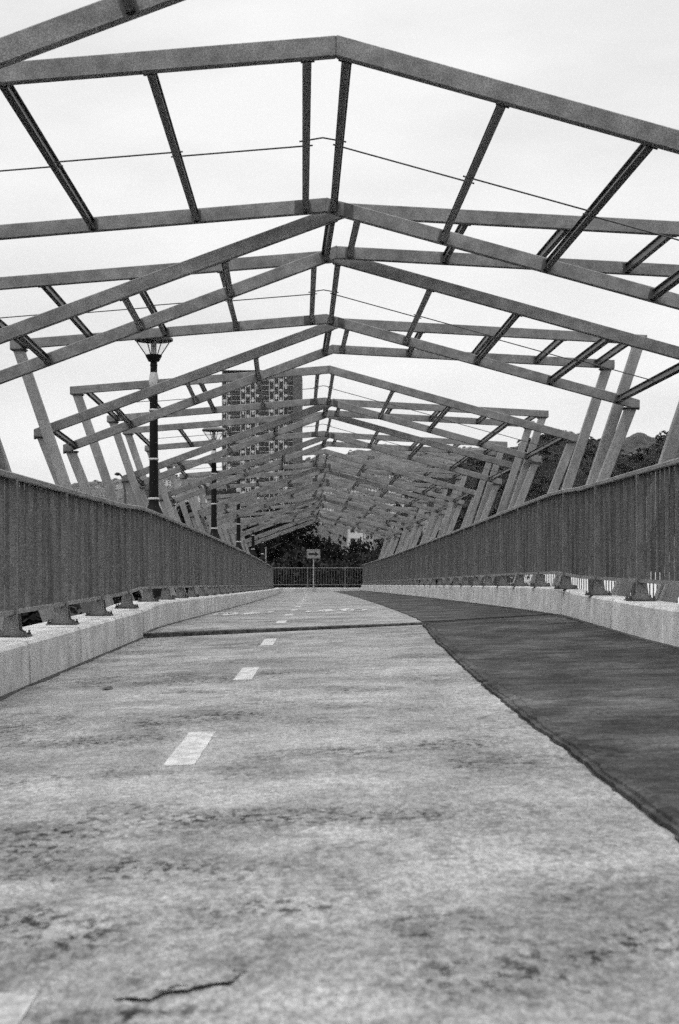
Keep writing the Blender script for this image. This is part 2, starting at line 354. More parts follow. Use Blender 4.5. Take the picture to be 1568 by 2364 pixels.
crack('paving_crack', seg([gp(*p) for p in ((262, 2309), (300, 2309), (346, 2312), (390, 2293), (435, 2291), (452, 2284), (500, 2275), (535, 2272), (555, 2250), (568, 2241))], 5, .006), .027)
crack('paving_crack', seg([gp(*p) for p in ((352, 2292), (385, 2290), (405, 2277), (440, 2279))], 4, .004), .014)
crack('paving_crack', seg([gp(*p) for p in ((60, 2010), (100, 1998), (130, 1988), (165, 1990))], 4, .006), .012)
crack('paving_crack', seg([gp(*p) for p in ((265, 1998), (295, 1993), (330, 1988))], 4, .006), .012)
crack('paving_crack', seg([gp(*p) for p in ((10, 2140), (40, 2133), (70, 2122))], 4, .006), .010)
x, y = gp(247, 1592)
b = MB(); z = DZ(x, y)
b.add([(x - .034, y - .05, z + .003), (x - .012, y + .06, z + .012), (x + .022, y + .03, z + .018), (x + .04, y + .01, z + .005), (x + .016, y - .05, z + .008), (x - .012, y - .02, z + .017)],
      [(0, 5, 1), (1, 5, 2), (2, 5, 4), (2, 4, 3), (0, 4, 5)])
tag(b.build('dry_leaf', M['debris']), 'small dark dry leaf lying on the pale path near the left kerb', 'leaf')

# ------------------------------------------------------------------ kerbs
KH = .28
def kerb(side, label):
    b = MB(); sec = []; ys = []; y = -3.0
    cuts = [14.92 - 1.92 * k for k in range(9)] + [14.92 + 4.8 * k for k in range(1, 13)] if side < 0 else [16.0 - 3.3 * k for k in range(6)] + [16 + 4.4 * k for k in range(1, 14)]
    while y < END - .01:
        ys.append((y, 0)); y += .5
    for c in cuts:
        if -2 < c < END - 1:
            d = .055 if abs(c - 14.92) < .1 or abs(c - 16) < .1 else .022
            ys += [(c - d - .003, 0), (c - d, 1), (c + d, 1), (c + d + .003, 0)]
    ys.append((END, 0)); ys.sort()
    for y, ins in ys:
        i = .045 * ins; d = DR(y); zz = P(y) + (.0 if y < 15 else min(.04, (y - 15) * .03))
        if side < 0:
            xf = -1.90; z = zz + KH
            sec.append([(xf + d - i, y, zz - .2), (xf - .015 + d - i, y, z - .02 - i), (xf - .035 + d - i, y, z - i), (-2.38 + d, y, z - i), (-2.38 + d, y, zz - .45)])
        else:
            xf = 2.50 + .17 * min(1, max(0, (y - 11) / 5)) - (.07 if y > 16.3 else 0); z = zz + .04 * (xf + 1.9) + KH
            sec.append([(xf + d + i, y, z - KH - .2), (xf + .015 + d + i, y, z - .02 - i), (xf + .035 + d + i, y, z - i), (2.87 + d, y, z - i), (2.87 + d, y, z - .7)])
    b.sweep(None, sec); return tag(b.build('kerb', M['kerb']), label, 'kerb', 'concrete kerbs carrying the railings')
kerb(-1, 'low concrete kerb along the left edge of the pale path')
kerb(1, 'low concrete kerb along the right edge of the dark walkway strip')
b = MB(); ze = P(END) + .04
b.box((-1.90 + DR(END) - .4, END, ze - .4), (2.6 + DR(END) + .25, END + .45, ze + .30))
tag(bevel(b.build('kerb', M['kerb']), .02), 'short concrete kerb crossing the far end of the path', 'kerb', 'concrete kerbs carrying the railings')

# ------------------------------------------------------------------ railings
def kerb_top(side, y):
    zz = P(y) + (.0 if y < 15 else min(.04, (y - 15) * .03))
    return zz + KH if side < 0 else zz + KH + .04 * (2.6 + 1.9)
def post_mesh(H):
    b = MB(); b.box((-.035, -.03, .012), (.035, .03, H - .03))
    for sx in (-1, 1): b.prism([(-.095, .012), (.095, .012), (.095, .022), (.058, .05), (.044, .15), (-.044, .15), (-.058, .05), (-.095, .022)], 'y', sx * .052 - .005, sx * .052 + .005)
    return b
def plate_mesh():
    b = MB(); b.box((-.12, -.09, 0), (.12, .09, .012))
    for sx in (-1, 1):
        for sy in (-1, 1):
            b.lathe([(.013, .0125), (.013, .028), (.007, .0285), (.007, .045)], (sx * .102, sy * .068), 6)
    return b
H = 1.12
post_proto = plate_proto = None
def railing(pt, along, ys, label, near_first=True):
    """pt(s) -> kerb-top point of the railing's line at s; ys the post stations"""
    global post_proto, plate_proto
    root = empty('railing', pt(ys[0])); tag(root, label, 'railing', 'grey steel railings on the kerbs')
    o0 = Vector(pt(ys[0]))
    def rel(v): return tuple(Vector(v) - o0)
    # rails follow the line
    def band(w, za, zb):
        sec = []; k = []
        for s0, s1 in zip(ys, ys[1:]): k += [s0, (s0 + s1) / 2]
        k.append(ys[-1])
        for s in k:
            p = rel(pt(s)); nx, ny = (1, 0) if along == 'y' else (0, 1)
            sec.append([(p[0] - nx * w, p[1] - ny * w, p[2] + za), (p[0] + nx * w, p[1] + ny * w, p[2] + za), (p[0] + nx * w, p[1] + ny * w, p[2] + zb), (p[0] - nx * w, p[1] - ny * w, p[2] + zb)])
        q = MB(); q.sweep(None, sec); return q
    bevel(band(.034, H - .045, H).build('top_rail', M['rail'], root), .008)
    band(.024, .155, .185).build('bottom_rail', M['rail'], root)
    for s in ys:
        p = rel(pt(s))
        if post_proto is None:
            post_proto = post_mesh(H).build('post', M['post'], root); plate_proto = plate_mesh().build('base_plate', M['plate'], post_proto)
            po = post_proto
        else:
            po = post_proto.copy(); COL.objects.link(po); po.parent = root
            pp = plate_proto.copy(); COL.objects.link(pp); pp.parent = po
        po.location = p
        if along == 'x': po.rotation_euler = (0, 0, math.pi / 2)
    for s0, s1 in zip(ys, ys[1:]):
        q = MB(); n = max(2, round((s1 - s0) / .15)); m0 = Vector(rel(pt(s0)))
        for k in range(1, n):
            s = s0 + (s1 - s0) * k / n; p = Vector(rel(pt(s))) - m0
            hx, hy = (.0145, .008) if along == 'y' else (.011, .014)
            jx = .002 * nsz(s * 3, 1, 2)
            q.box((p[0] - hx + jx, p[1] - hy, p[2] + .185), (p[0] + hx + jx, p[1] + hy, p[2] + H - .045))
        q.build('baluster_panel', M['fence'], root, loc=tuple(m0))
    return root
XL, XR = -2.14, 2.70
ysl = [9.69 + 1.87 * k for k in range(-2, 37)]; ysr = [12.1 + 1.87 * k for k in range(-3, 36)]
railing(lambda y: (XL + DR(y) - .12 * max(0, (y - 30) / 48), y, kerb_top(-1, y)), 'y', [y for y in ysl if y < END + .3], 'long grey steel railing on the left kerb, black lamp posts behind it')
railing(lambda y: (XR + DR(y), y, kerb_top(1, y)), 'y', [y for y in ysr if y < END + .3], 'long grey steel railing on the right kerb beside the dark strip')
zr = P(END) + .34
railing(lambda x: (x, END + .2, zr), 'x', [-3.0, -.955, 1.12, 2.25], 'short see-through railing across the far end, behind the arrow sign')

# ------------------------------------------------------------------ the canopy: alternating lopsided gables on leaning columns
RD, RW = .125, .032
ORD = ['nearest', 'second nearest', 'third nearest', 'fourth nearest', 'fifth nearest', 'sixth nearest', 'seventh nearest', 'eighth nearest', 'ninth nearest', 'tenth nearest', 'eleventh nearest']
def canopy_bay(ya, yb, typ, rods, label):
    c0 = Vector((DR(ya), ya, P(ya)))
    root = empty('canopy_bay', c0); tag(root, label, 'canopy', 'canopy bays over the path')
    def spec(y, near):
        d = DR(y); p = P(y)
        if typ == 'A': ex0, ez0, ex1, ez1, rx = -3.93, 2.75, 3.93, 2.0, (.07 if near else .01)
        else: ex0, ez0, ex1, ez1, rx = -3.68, 1.66, 4.09, 2.86, (.18 if near else .125)
        return dict(d=d, p=p, ex=(ex0, ex1), ez=(EYE + ez0, EYE + ez1), rx=rx, rz=EYE + 3.2)
    fr = []
    for y, near in ((ya, True), (yb, False)):
        s = spec(y, near); ox, oz = s['d'] - c0.x, s['p'] - c0.z; oy = y - ya; fr.append((s, ox, oy, oz))
        for k in (0, 1):
            sg = -1 if k == 0 else 1
            ex, ez = s['ex'][k], s['ez'][k]; slope = (s['rz'] - RD - ez) / (s['rx'] - ex)
            dz = RD * math.sqrt(1 + slope * slope); xo = ex + sg * .115
            zo = ez + slope * (xo - ex); xr = s['rx'] + sg * .0001
            zb = s['rz'] - RD
            poly = [(xo + ox, zo + oz), (xr + ox, zb + oz), (xr + ox, zb + dz + oz), (xo + ox - slope * .0 , zo + dz + oz)]
            q = MB(); q.prism(poly, 'y', oy - RW, oy + RW)
            bevel(q.build('rafter', M['steel'], root), .006)
            if typ == 'A' and not near:
                for xq in ((s['rx'] - .235,) if k == 0 else (s['rx'] + .20,)):
                    zq = ez + slope * (xq - ex) + oz; q = MB(); q.prism([(xq + ox - .04, zq + .004 - slope * .04), (xq + ox + .04, zq + .004 + slope * .04), (xq + ox + .04, zq + dz - .004 + slope * .04), (xq + ox - .04, zq + dz - .004 - slope * .04)], 'y', oy - RW - .006, oy - RW - .001)
                    q.build('splice_plate', M['plate'], root)
            # column, leaning outward, with its cap plate
            base = Vector(((-2.70 if k == 0 else 2.985) + ox, oy, (-.05 if k == 0 else .34) + oz)); top = Vector((ex + ox, oy, ez + oz - .016))
            ax = (top - base).normalized(); u = Vector((0, 1, 0)); w = ax.cross(u).normalized()
            q = MB(); hw, hd = .068, .05; rows = []
            for pt_, zc in ((base, None), (top, top.z)):
                ring = []
                for a_, b_ in ((-1, -1), (1, -1), (1, 1), (-1, 1)):
                    v = pt_ + w * hw * a_ + u * hd * b_
                    v = v + ax * ((pt_.z - v.z) / ax.z); ring.append(v)
                rows.append(ring)
            q.sweep(None, rows); col = bevel(q.build('column', M['column'], root), .008)
            q = MB(); q.box((ex + ox - .10, oy - .075, ez + oz - .0155), (ex + ox + .10, oy + .075, ez + oz - .0015))
            for bx in (-.075, .075): q.lathe([(.012, ez + oz - .03), (.012, ez + oz - .0155)], (ex + ox + bx, oy + .055), 6)
            q.build('cap_plate', M['plate'], col)
    # purlins between the two frames
    def line_z(s, x):
        k = 0 if x < s['rx'] else 1; sl = (s['rz'] - RD - s['ez'][k]) / (s['rx'] - s['ex'][k])
        return s['ez'][k] + sl * (x - s['ex'][k]), sl
    (s0, ox0, oy0, oz0), (s1, ox1, oy1, oz1) = fr
    offs = [-.115, -1.08, -1.99, -2.93, -3.80, .115, 1.08, 1.99, 2.93, 3.80]
    mids = []
    for of in offs:
        ends = []
        for (s, ox, oy, oz) in fr:
            cx = (s['rx'] - .06 if typ == 'A' else s['rx'] + .01); x = cx + of
            if typ == 'B' and of < -3.5: x = cx - 3.74
            z, sl = line_z(s, x); ends.append((Vector((x + ox, oy, z + oz)), sl))
        (pa, sl), (pb, _) = ends; an = math.atan(sl); ca, sa = math.cos(an), math.sin(an)
        hw, h, tf, tw = .025, .098, .008, .0035
        prof = [(-hw, .008), (hw, .008), (hw, .008 + tf), (tw, .008 + tf), (tw, h - tf), (hw, h - tf), (hw, h), (-hw, h), (-hw, h - tf), (-tw, h - tf), (-tw, .008 + tf), (-hw, .008 + tf)]
        q = MB(); rows = []
        for p_, yy in ((pa, RW + .001), (pb, -RW - .001)):
            rows.append([(p_.x + a_ * ca - c_ * sa, p_.y + yy, p_.z + a_ * sa + c_ * ca) for a_, c_ in prof])
        q.sweep(None, rows)
        for p_, yy, sg in ((pa, RW + .0015, 1), (pb, -RW - .0015, -1)):
            pl = [(-.043, -.004), (.043, -.004), (.043, .108), (-.043, .108)]; pl = [(p_.x + a_ * ca - c_ * sa, p_.z + a_ * sa + c_ * ca) for a_, c_ in pl]
            q.prism(pl, 'y', p_.y + yy, p_.y + yy + sg * .01)
        q.build('purlin', M['purlin'], root)
        mid = (pa + pb) / 2; mids.append((of, mid + Vector((-.055 * sa, 0, .055 * ca))))
    if rods:
        mids.sort(key=lambda t: t[0])
        for i, ((o1, a), (o2, c)) in enumerate(zip(mids, mids[1:])):
            st = Vector((0, .055 if i % 2 else -.055, 0)); d = (c - a).normalized()
            q = MB()
            pts = [a + st - d * .05, c + st + d * .05] if abs(o1) > .2 or abs(o2) > .2 else [a + st - Vector((.05, 0, 0)), (a + c) / 2 + st + Vector((0, 0, .03)), c + st + Vector((.05, 0, 0))]
            q.tube(pts, .0062, 6)
            for e, sg in ((a, -1), (c, 1)): q.tube([e + st + d * sg * .006, e + st + d * sg * .026], .015, 6)
            q.build('tie_rod', M['rod'], root)
    return root
L0 = 13.85; n_long = n_short = 0
for g in range(-1, 5):
    y0 = 8.64 + L0 * g
    for a, c, typ, rods in ((0, 3.85, 'A', True), (4.03, 5.76, 'B', False), (5.95, 9.55, 'A', True), (9.83, 11.9, 'B', False)):
        if g < 0 and a < 9: continue
        if y0 + c > 76.5: continue
        if rods:
            lb = ORD[n_long] + ' of the long grey steel canopy bays with tie rods overhead'; n_long += 1
        else:
            lb = ORD[n_short] + ' of the short grey steel canopy bays without tie rods overhead'; n_short += 1
        canopy_bay(y0 + a, y0 + c + (.28 if g < 0 else 0), typ, rods, lb)

# ------------------------------------------------------------------ lamp posts
def lamp(loc, label):
    root = empty('lamp_post', loc); tag(root, label, 'lamp post', 'black lamp posts behind the left railing')
    z = lambda v: v
    q = MB(); q.lathe([(.20, -.25), (.20, .1), (.17, .14), (.165, 1.40), (.18, 1.44), (.175, 1.52), (.135, 1.62), (.10, 1.69), (.082, 1.75), (.078, 1.80)], n=24); q.build('base', M['black'], root, True)
    q = MB(); q.lathe([(.078, 1.80), (.070, 2.4), (.063, 3.58)], n=20); q.build('pole', M['black'], root, True)
    for zz, rr in ((1.82, .088), (2.45, .076), (3.23, .072)):
        q = MB(); q.lathe([(rr - .014, zz - .022), (rr, zz - .016), (rr + .006, zz), (rr, zz + .016), (rr - .014, zz + .022)], n=20); q.build('ring', M['ring'], root, True)
    q = MB(); q.lathe([(.064, 3.58), (.080, 3.62), (.082, 3.70), (.058, 3.83)], n=20); q.build('collar', M['ring'], root, True)
    q = MB(); q.lathe([(.055, 3.83), (.055, 3.93), (.060, 3.935), (.060, 3.955), (.055, 3.96), (.055, 4.0), (.085, 4.005), (.130, 4.09), (.130, 4.108)], n=24); hd = q.build('lamp_head', M['black'], root, True)
    q = MB(); q.lathe([(.122, 4.108), (.286, 4.335)], n=28, cap=False); q.build('glass_shade', M['glass'], hd, True)
    q = MB(); q.lathe([(.288, 4.33), (.305, 4.335), (.308, 4.365), (.26, 4.41), (.10, 4.44), (.02, 4.445)], n=28); q.build('lamp_cap', M['rim'], hd, True)
    for k in range(4):
        a = math.pi / 4 + .5 + k * math.pi / 2
        q = MB(); q.tube([(.128 * math.cos(a), .128 * math.sin(a), 4.105), (.294 * math.cos(a), .294 * math.sin(a), 4.335)], .009, 6); q.build('strut', M['black'], hd)
    q = MB(); q.lathe([(.045, 4.108), (.045, 4.30), (.03, 4.325)], n=14); q.build('bulb', M['ring'], hd, True)
    return root
for (yy, xx), w in zip(((22.5, -2.72), (36.5, -2.86), (50.5, -3.08), (64.5, -3.27), (78.4, -3.45)), ('nearest and tallest looking', 'second nearest', 'third nearest', 'fourth nearest', 'farthest')):
    lamp((xx, yy, P(yy) + .06 + .006 * (yy - 22)), w + ' black lamp post with flared glass head behind the left railing')

# arrow sign and thin pole at the far end
root = empty('arrow_sign', (-.62, END - .12, P(END) + .1)); tag(root, 'small pale sign with a black right-pointing arrow before the end railing', 'sign')
q = MB(); q.lathe([(.032, -.1), (.032, 2.1)], n=12); q.build('sign_pole', M['pole'], root, True)
zs = 1.18 - (P(END) + .1)
q = MB(); q.box((-.37, -.055, zs - .25), (.37, -.035, zs + .25)); pn = bevel(q.build('sign_panel', M['sign'], root), .01)
q = MB(); yy = -.0565
q.prism([(-.27, zs - .055), (.08, zs - .055), (.06, zs - .15), (.30, zs), (.06, zs + .15), (.08, zs + .055), (-.27, zs + .055)], 'y', yy - .004, yy); q.build('arrow', M['signb'], pn)
q = MB(); b0, b1 = .345, .325
for (x0, z0, x1, z1) in ((-.345, .205, .345, .225), (-.345, -.225, .345, -.205), (-.345, -.204, -.325, .204), (.325, -.204, .345, .204)): q.box((x0, yy - .003, zs + z0), (x1, yy, zs + z1))
q.build('border', M['rim'], pn)
q = MB(); q.lathe([(.035, -1.2), (.035, .5), (.05, .5), (.05, .56)], n=10)
o = q.build('thin_post', M['pole'], smooth=True, loc=(-3.3, 79.2, 1.0)); tag(o, 'thin pale metal post beside the far left corner of the railing', 'post')

# ------------------------------------------------------------------ the land
def P3(px, py, d): return ((px - VX) / FP * d, d, EYE + (VY - py) * d / FP)
b = MB(); n = 40; GZ = -6.0
xs = [-6000, -3000, -1500, -600, -200, -60, 60, 200, 600, 1500, 3000, 6000]; yy_ = [-400, -60, 30, 120, 300, 700, 1500, 3000, 7000]
b.add([(x, y, GZ) for y in yy_ for x in xs], [(j * 12 + i, j * 12 + i + 1, (j + 1) * 12 + i + 1, (j + 1) * 12 + i) for j in range(8) for i in range(11)])
tag(b.build('ground', M['ground']), kind='structure')
def crest(tab, x):
    if x <= tab[0][0]: return tab[0][1]
    for (a, ya), (c, yc) in zip(tab, tab[1:]):
        if x <= c:
            t = (x - a) / (c - a); t = t * t * (3 - 2 * t); return ya + (yc - ya) * t
    return tab[-1][1]
FAR = [(-1500, 1090), (-500, 1130), (110, 1117), (210, 1106), (300, 1098), (450, 1092), (520, 1096), (620, 1088), (700, 1078), (742, 1062), (775, 1072), (830, 1062), (900, 1050), (960, 1056), (1060, 1056), (1200, 1052), (1400, 1050), (1620, 1045), (2000, 1060), (3000, 1090)]
MID = [(1200, 1180), (1330, 1080), (1400, 1034), (1440, 1018), (1477, 1006), (1513, 1016), (1560, 1030), (1800, 1030), (2400, 1040), (3000, 1140)]
DARK = [(900, 1180), (980, 1100), (1040, 1068), (1110, 1052), (1170, 1035), (1250, 1004), (1296, 997), (1360, 1010), (1413, 1020), (1440, 1042), (1480, 1048), (1512, 1024), (1540, 1001), (1568, 992), (1700, 985), (2200, 1000), (3000, 1120)]
FAR = [(x, y + (38 if x < 560 else 22)) for x, y in FAR]
DARK = [(x, y + 32) for x, y in DARK]
MID = [(x, y + 14) for x, y in MID]
def hill(name, tab, d0, d1, x0, x1, nx, nd, m, amp, fq, p=1.0):
    b = MB(); vs = []
    for j in range(nd + 1):
        t = j / nd; d = d0 + (d1 - d0) * t
        for i in range(nx + 1):
            px = x0 + (x1 - x0) * i / nx; X = (px - VX) / FP * d
            zc = EYE + (VY - crest(tab, px)) * d1 / FP
            tt = min(1, t / .86); z = GZ - 1 + (zc - GZ + 1) * (math.sin(tt * math.pi / 2) ** p if t < .86 else 1) * (1 if t < .86 else 1 - .5 * ((t - .86) / .14) ** 2)
            z *= 1.0; e = min(1, t * 5)
            z += e * amp * (nsz(X * fq, d * fq, 0) + .6 * nsz(X * fq * 2.7, d * fq * 2.7, 3) + .4 * nsz(X * fq * 8, d * fq * 8, 5)) * .6
            vs.append((X, d, z))
    n = nx + 1
    b.add(vs, [(j * n + i, j * n + i + 1, (j + 1) * n + i + 1, (j + 1) * n + i) for j in range(nd) for i in range(nx)])
    o = b.build(name, m, smooth=True); return tag(o, kind='structure'), vs, n
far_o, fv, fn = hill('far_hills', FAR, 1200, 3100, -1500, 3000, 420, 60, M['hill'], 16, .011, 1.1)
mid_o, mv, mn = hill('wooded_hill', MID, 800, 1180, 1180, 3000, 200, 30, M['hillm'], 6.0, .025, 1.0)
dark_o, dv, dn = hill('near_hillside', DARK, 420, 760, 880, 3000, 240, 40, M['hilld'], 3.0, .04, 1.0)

# leaf clumps
def crown_mesh(name, h, w, nclump, per, leaf, rnd, m, low=.22):
    b = MB()
    for k in range(nclump):
        t = rnd.random(); zc = h * (low + (1 - low) * t); prof = math.sin(math.pi * min(1, .18 + .8 * t)) ** .7
        a = rnd.random() * 6.283; r = w * prof * math.sqrt(rnd.random()); c = Vector((r * math.cos(a), r * math.sin(a), zc)); cr = w * (.18 + .22 * rnd.random())
        for _ in range(per):
            d = Vector((rnd.gauss(0, 1), rnd.gauss(0, 1), rnd.gauss(0, .8))); d.normalize(); p = c + d * cr * rnd.random() ** .4
            u = Vector((rnd.gauss(0, 1), rnd.gauss(0, 1), rnd.gauss(0, .6))).normalized(); v = u.orthogonal().normalized()
            v = (Matrix.Rotation(rnd.random() * 6.28, 3, u) @ v); s = leaf * (.6 + .8 * rnd.random()); w2 = u.cross(v) * s * .55; v = v * s
            b.add([p - v, p - w2 * .9, p + v, p + w2], [(0, 1, 2, 3)])
    return b
def tree(name, loc, h, w, m, label, group, nclump=46, per=60, leaf=.16, seed=1):
    rnd = random.Random(seed); root = empty(name, loc); tag(root, label, 'tree', group)
    q = MB(); pts = [(0, 0, -.5), (.05 * h * nsz(seed, 1, 1), .03 * h, h * .35), (.04 * h * nsz(seed, 2, 1), 0, h * .62), (0, 0, h * .85)]
    q.tube(pts, [h * .03, h * .022, h * .014, h * .004], 8)
    for k in range(6):
        a = k * 1.05 + seed; z0 = h * (.34 + .08 * k); q.tube([(0, 0, z0), (w * .35 * math.cos(a), w * .35 * math.sin(a), z0 + h * .09), (w * .75 * math.cos(a), w * .75 * math.sin(a), z0 + h * .15)], [h * .011, h * .008, h * .003], 6)
    q.build('trunk', M['bark'], root, True)
    crown_mesh(name, h, w, nclump, per, leaf, rnd, m).build('crown', m, root)
    return root
def copy_tree(src, loc, rz, sc, label):
    r = src.copy(); COL.objects.link(r); r.location = loc; r.rotation_euler = (0, 0, rz); r.scale = sc; r['label'] = label
    for ch in src.children:
        c = ch.copy(); COL.objects.link(c); c.parent = r
    return r
GT = 'trees beyond the end railing'
protos = [tree('leafy_tree', (-9, 92, -4.6), 8.6, 3.0, M['leaf'], 'tall dark leafy tree left of the far end, behind the last lamp post', GT, 60, 70, .17, 3),
          tree('leafy_tree', (5.4, 96, -4.8), 7.0, 3.1, M['leaf'], 'dark broad tree behind the right end of the railing', GT, 60, 70, .17, 8),
          tree('bushy_tree', (3.1, 88, -3.8), 4.7, 2.4, M['leafl'], 'lighter bushy low tree right of the arrow sign', GT, 50, 70, .14, 12)]
spots = [(-.4, 99, -4.7, 1, 1.0, 'dark tree just right of and behind the arrow sign panel'), (4.4, 99, -4.7, 0, .72, 'dark tree between the pale house and the right railing corner'),
         (-3.4, 101, -4.7, 0, 1.0, 'dark tree behind the thin pale post, second row'), (-8.2, 90, -4.5, 1, .95, 'dark tree under the last left rafter by the farthest lamp post'),
         (-1.6, 87, -4.3, 2, 1.05, 'low bush tree directly behind the arrow sign pole'), (2.2, 86.5, -4.3, 2, 1.0, 'low bush tree behind the right half of the end railing'),
         (-4.6, 93, -4.6, 0, 1.0, 'dark tree filling the gap left of the arrow sign'), (-1.9, 97, -4.7, 1, 1.18, 'dark tree straight behind the arrow sign, its top under the last ridge'),
         (-6.8, 98, -4.7, 0, .95, 'dark tree behind the far left railing corner'), (.4, 91, -4.6, 1, .80, 'shorter dark tree just right of the arrow sign pole'),
         (7.8, 93, -4.4, 0, .88, 'dark tree beyond the far right railing corner'), (2.6, 104, -4.8, 1, .88, 'dark tree in front of the pale far house'),
         (-3.0, 86, -4.4, 2, 1.0, 'low dark bush tree behind left part of the end railing'), (.3, 86, -4.3, 2, .95, 'low bush tree behind the middle of the end railing'),
         (5.6, 88, -4.2, 2, .95, 'low bush tree at the right end of the end railing'), (-6.0, 87, -4.4, 2, 1.0, 'low bush tree left of the thin pale post'),
         (-12.5, 96, -4.8, 1, 1.0, 'dark tree farthest left of the end railing group'), (11.5, 98, -4.6, 0, .9, 'dark tree farthest right of the end railing group')]
for (x, y, z, k, s, lb) in spots:
    copy_tree(protos[k], (x, y, z), x * 1.7, (s, s, s * (1 + .06 * math.sin(x * 3))), lb)
GL = 'bushes in the valley left of the bridge'
for i, (x, y, s, lb) in enumerate(((-7.5, 20, .9, 'dark bush below the left railing beside the nearest lamp post'), (-9, 28, 1.0, 'dark bush below the left railing between the first two lamp posts'), (-8.5, 38, 1.0, 'dark bush below the left railing by the second lamp post'), (-11, 50, 1.1, 'dark bush below the left railing by the third lamp post'))):
    o = copy_tree(protos[0], (x, y, GZ), i * 1.3, (s, s, .62 * s), lb); o['group'] = GL
# ridge trees on the dark hillside
def ridge(px, d): return EYE + (VY - crest(DARK, px)) * 760 / FP
rt = tree('ridge_tree', ((1318 - VX) / FP * 700, 700, ridge(1318, 0) - 1.0), 3.6, 1.8, M['leaff'], 'round dark tree standing on the highest point of the right ridge', 'trees on the right ridge', 26, 26, .55, 5)
for px, s, lb in ((1374, .8, 'dark tree on the right ridge between two leaning columns'), (1392, .5, 'small dark tree on the right ridge, right of a larger one'), (1255, .45, 'small dark tree at the left part of the right ridge'),
                  (1168, .6, 'dark tree on the low shoulder of the right ridge'), (1208, .4, 'smallest dark tree on the right ridge behind the rafters'), (1545, .8, 'big dark tree on the ridge at the right edge')):
    copy_tree(rt, ((px - VX) / FP * 700, 700, ridge(px, 0) - 1.2), px, (s, s, s * .9), lb)
# woods covering the near hillside: one mass
b = MB(); rnd = random.Random(5)
for i in range(4200):
    v = dv[rnd.randrange(len(dv))]
    if v[1] > 735 or v[1] < 470: continue
    c = Vector(v) + Vector((rnd.uniform(-4, 4), rnd.uniform(-4, 4), 0)); s = .7 + 1.2 * rnd.random()
    for k in range(10):
        d = Vector((rnd.gauss(0, 1), rnd.gauss(0, 1), abs(rnd.gauss(0, .8)))).normalized(); p = c + d * s; u = d.orthogonal().normalized(); w = d.cross(u); e = s * .55
        an = rnd.random() * 3; u, w = u * math.cos(an) + w * math.sin(an), w * math.cos(an) - u * math.sin(an)
        b.add([p - u * e, p - w * e * .7, p + u * e, p + w * e * .7], [(0, 1, 2, 3)])
tag(b.build('hillside_woods', M['leaff']), 'dark woods covering the right hillside', 'woods', kind='stuff')
b = MB(); rnd = random.Random(6)
for i in range(5200):
    v = fv[rnd.randrange(len(fv))]; px = v[0] / v[1] * FP + VX
    if not -150 < px < 1750 or v[1] > 2850: continue
    if rnd.random() < .5: v = fv[(int(.84 * 60)) * fn + rnd.randrange(fn)]
    px = v[0] / v[1] * FP + VX
    if not -150 < px < 1750: continue
    c = Vector(v) + Vector((rnd.uniform(-8, 8), rnd.uniform(-25, 25), 0)); s = 2.5 + 4.0 * rnd.random()
    for k in range(7):
        d = Vector((rnd.gauss(0, 1), rnd.gauss(0, 1), abs(rnd.gauss(0, .8)))).normalized(); p = c + d * s * Vector((1, 1, .7)).length / 1.6; u = d.orthogonal().normalized(); w = d.cross(u); e = s * .6
        b.add([p - u * e, p - w * e * .7, p + u * e, p + w * e * .7], [(0, 1, 2, 3)])
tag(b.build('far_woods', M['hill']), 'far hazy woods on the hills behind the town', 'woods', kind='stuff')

# pale paved yard and railing seen through the slot under the right railing
b = MB(); b.box((8.6, 26, -1.3), (60, 190, -.7)); tag(b.build('yard', M['plaza']), kind='structure')
root = empty('yard_railing', (8.3, 20, -1.5)); tag(root, 'dark picket railing of the pale yard, seen through the slot under the right railing', 'railing')
q = MB(); q.box((-.04, 0, 2.2), (.04, 66, 2.28)); q.build('top_rail', M['plate'], root)
q = MB(); q.box((-.04, 0, .55), (.04, 66, .63)); q.build('bottom_rail', M['plate'], root)
for k in range(11):
    q = MB()
    for i in range(15):
        yy = k * 6 + i * .4 + .1; q.box((-.011, yy, .63), (.011, yy + .06, 2.2))
    q.build('picket_panel', M['plate'], root)
    q = MB(); q.box((-.07, k * 6 - .07, -4), (.07, k * 6 + .07, 2.35)); q.build('post', M['plate'], root)

# ------------------------------------------------------------------ the tower block
TD = 775.0; K = TD / FP
tx = lambda px: (px - VX) * K
tz = lambda py: EYE + (VY - py) * K
root = empty('tower_block', (tx(594), TD, GZ)); tag(root, 'tall grey apartment tower with patterned facade behind the left canopy', 'building')
RX, RZ = tx(594), GZ
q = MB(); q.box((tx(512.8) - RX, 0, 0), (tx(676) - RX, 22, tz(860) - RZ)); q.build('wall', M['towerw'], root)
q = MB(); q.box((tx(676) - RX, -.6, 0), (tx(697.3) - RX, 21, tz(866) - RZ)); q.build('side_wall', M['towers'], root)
q = MB(); q.box((tx(512) - RX, -1.2, tz(857.5) - RZ), (tx(690) - RX, 22.5, tz(855) - RZ))
for k in range(9): q.box((tx(514 + 20 * k) - RX, -.6, tz(860) - RZ), (tx(515.5 + 20 * k) - RX, 0, tz(857.5) - RZ))
q.build('roof_canopy', M['window'], root)
rows = []; y = 866.0
while y < 1290: rows.append(y); y += 11.8
bays = [(512.8, 534.7, 2, 'm'), (534.7, 556, 2, 'd'), (556, 600.7, 4, 'm'), (600.7, 622, 2, 'd'), (622, 665.5, 4, 'm'), (665.5, 676, 1, 'd')]
cnt = 0; rest = MB(); trim = MB(); rt_ = random.Random(4)
def tb(xa, xb, ya, yb, d0=.25, d1=.01): trim.box((tx(xa) - RX, -d0, tz(yb) - RZ), (tx(xb) - RX, -d1, tz(ya) - RZ))
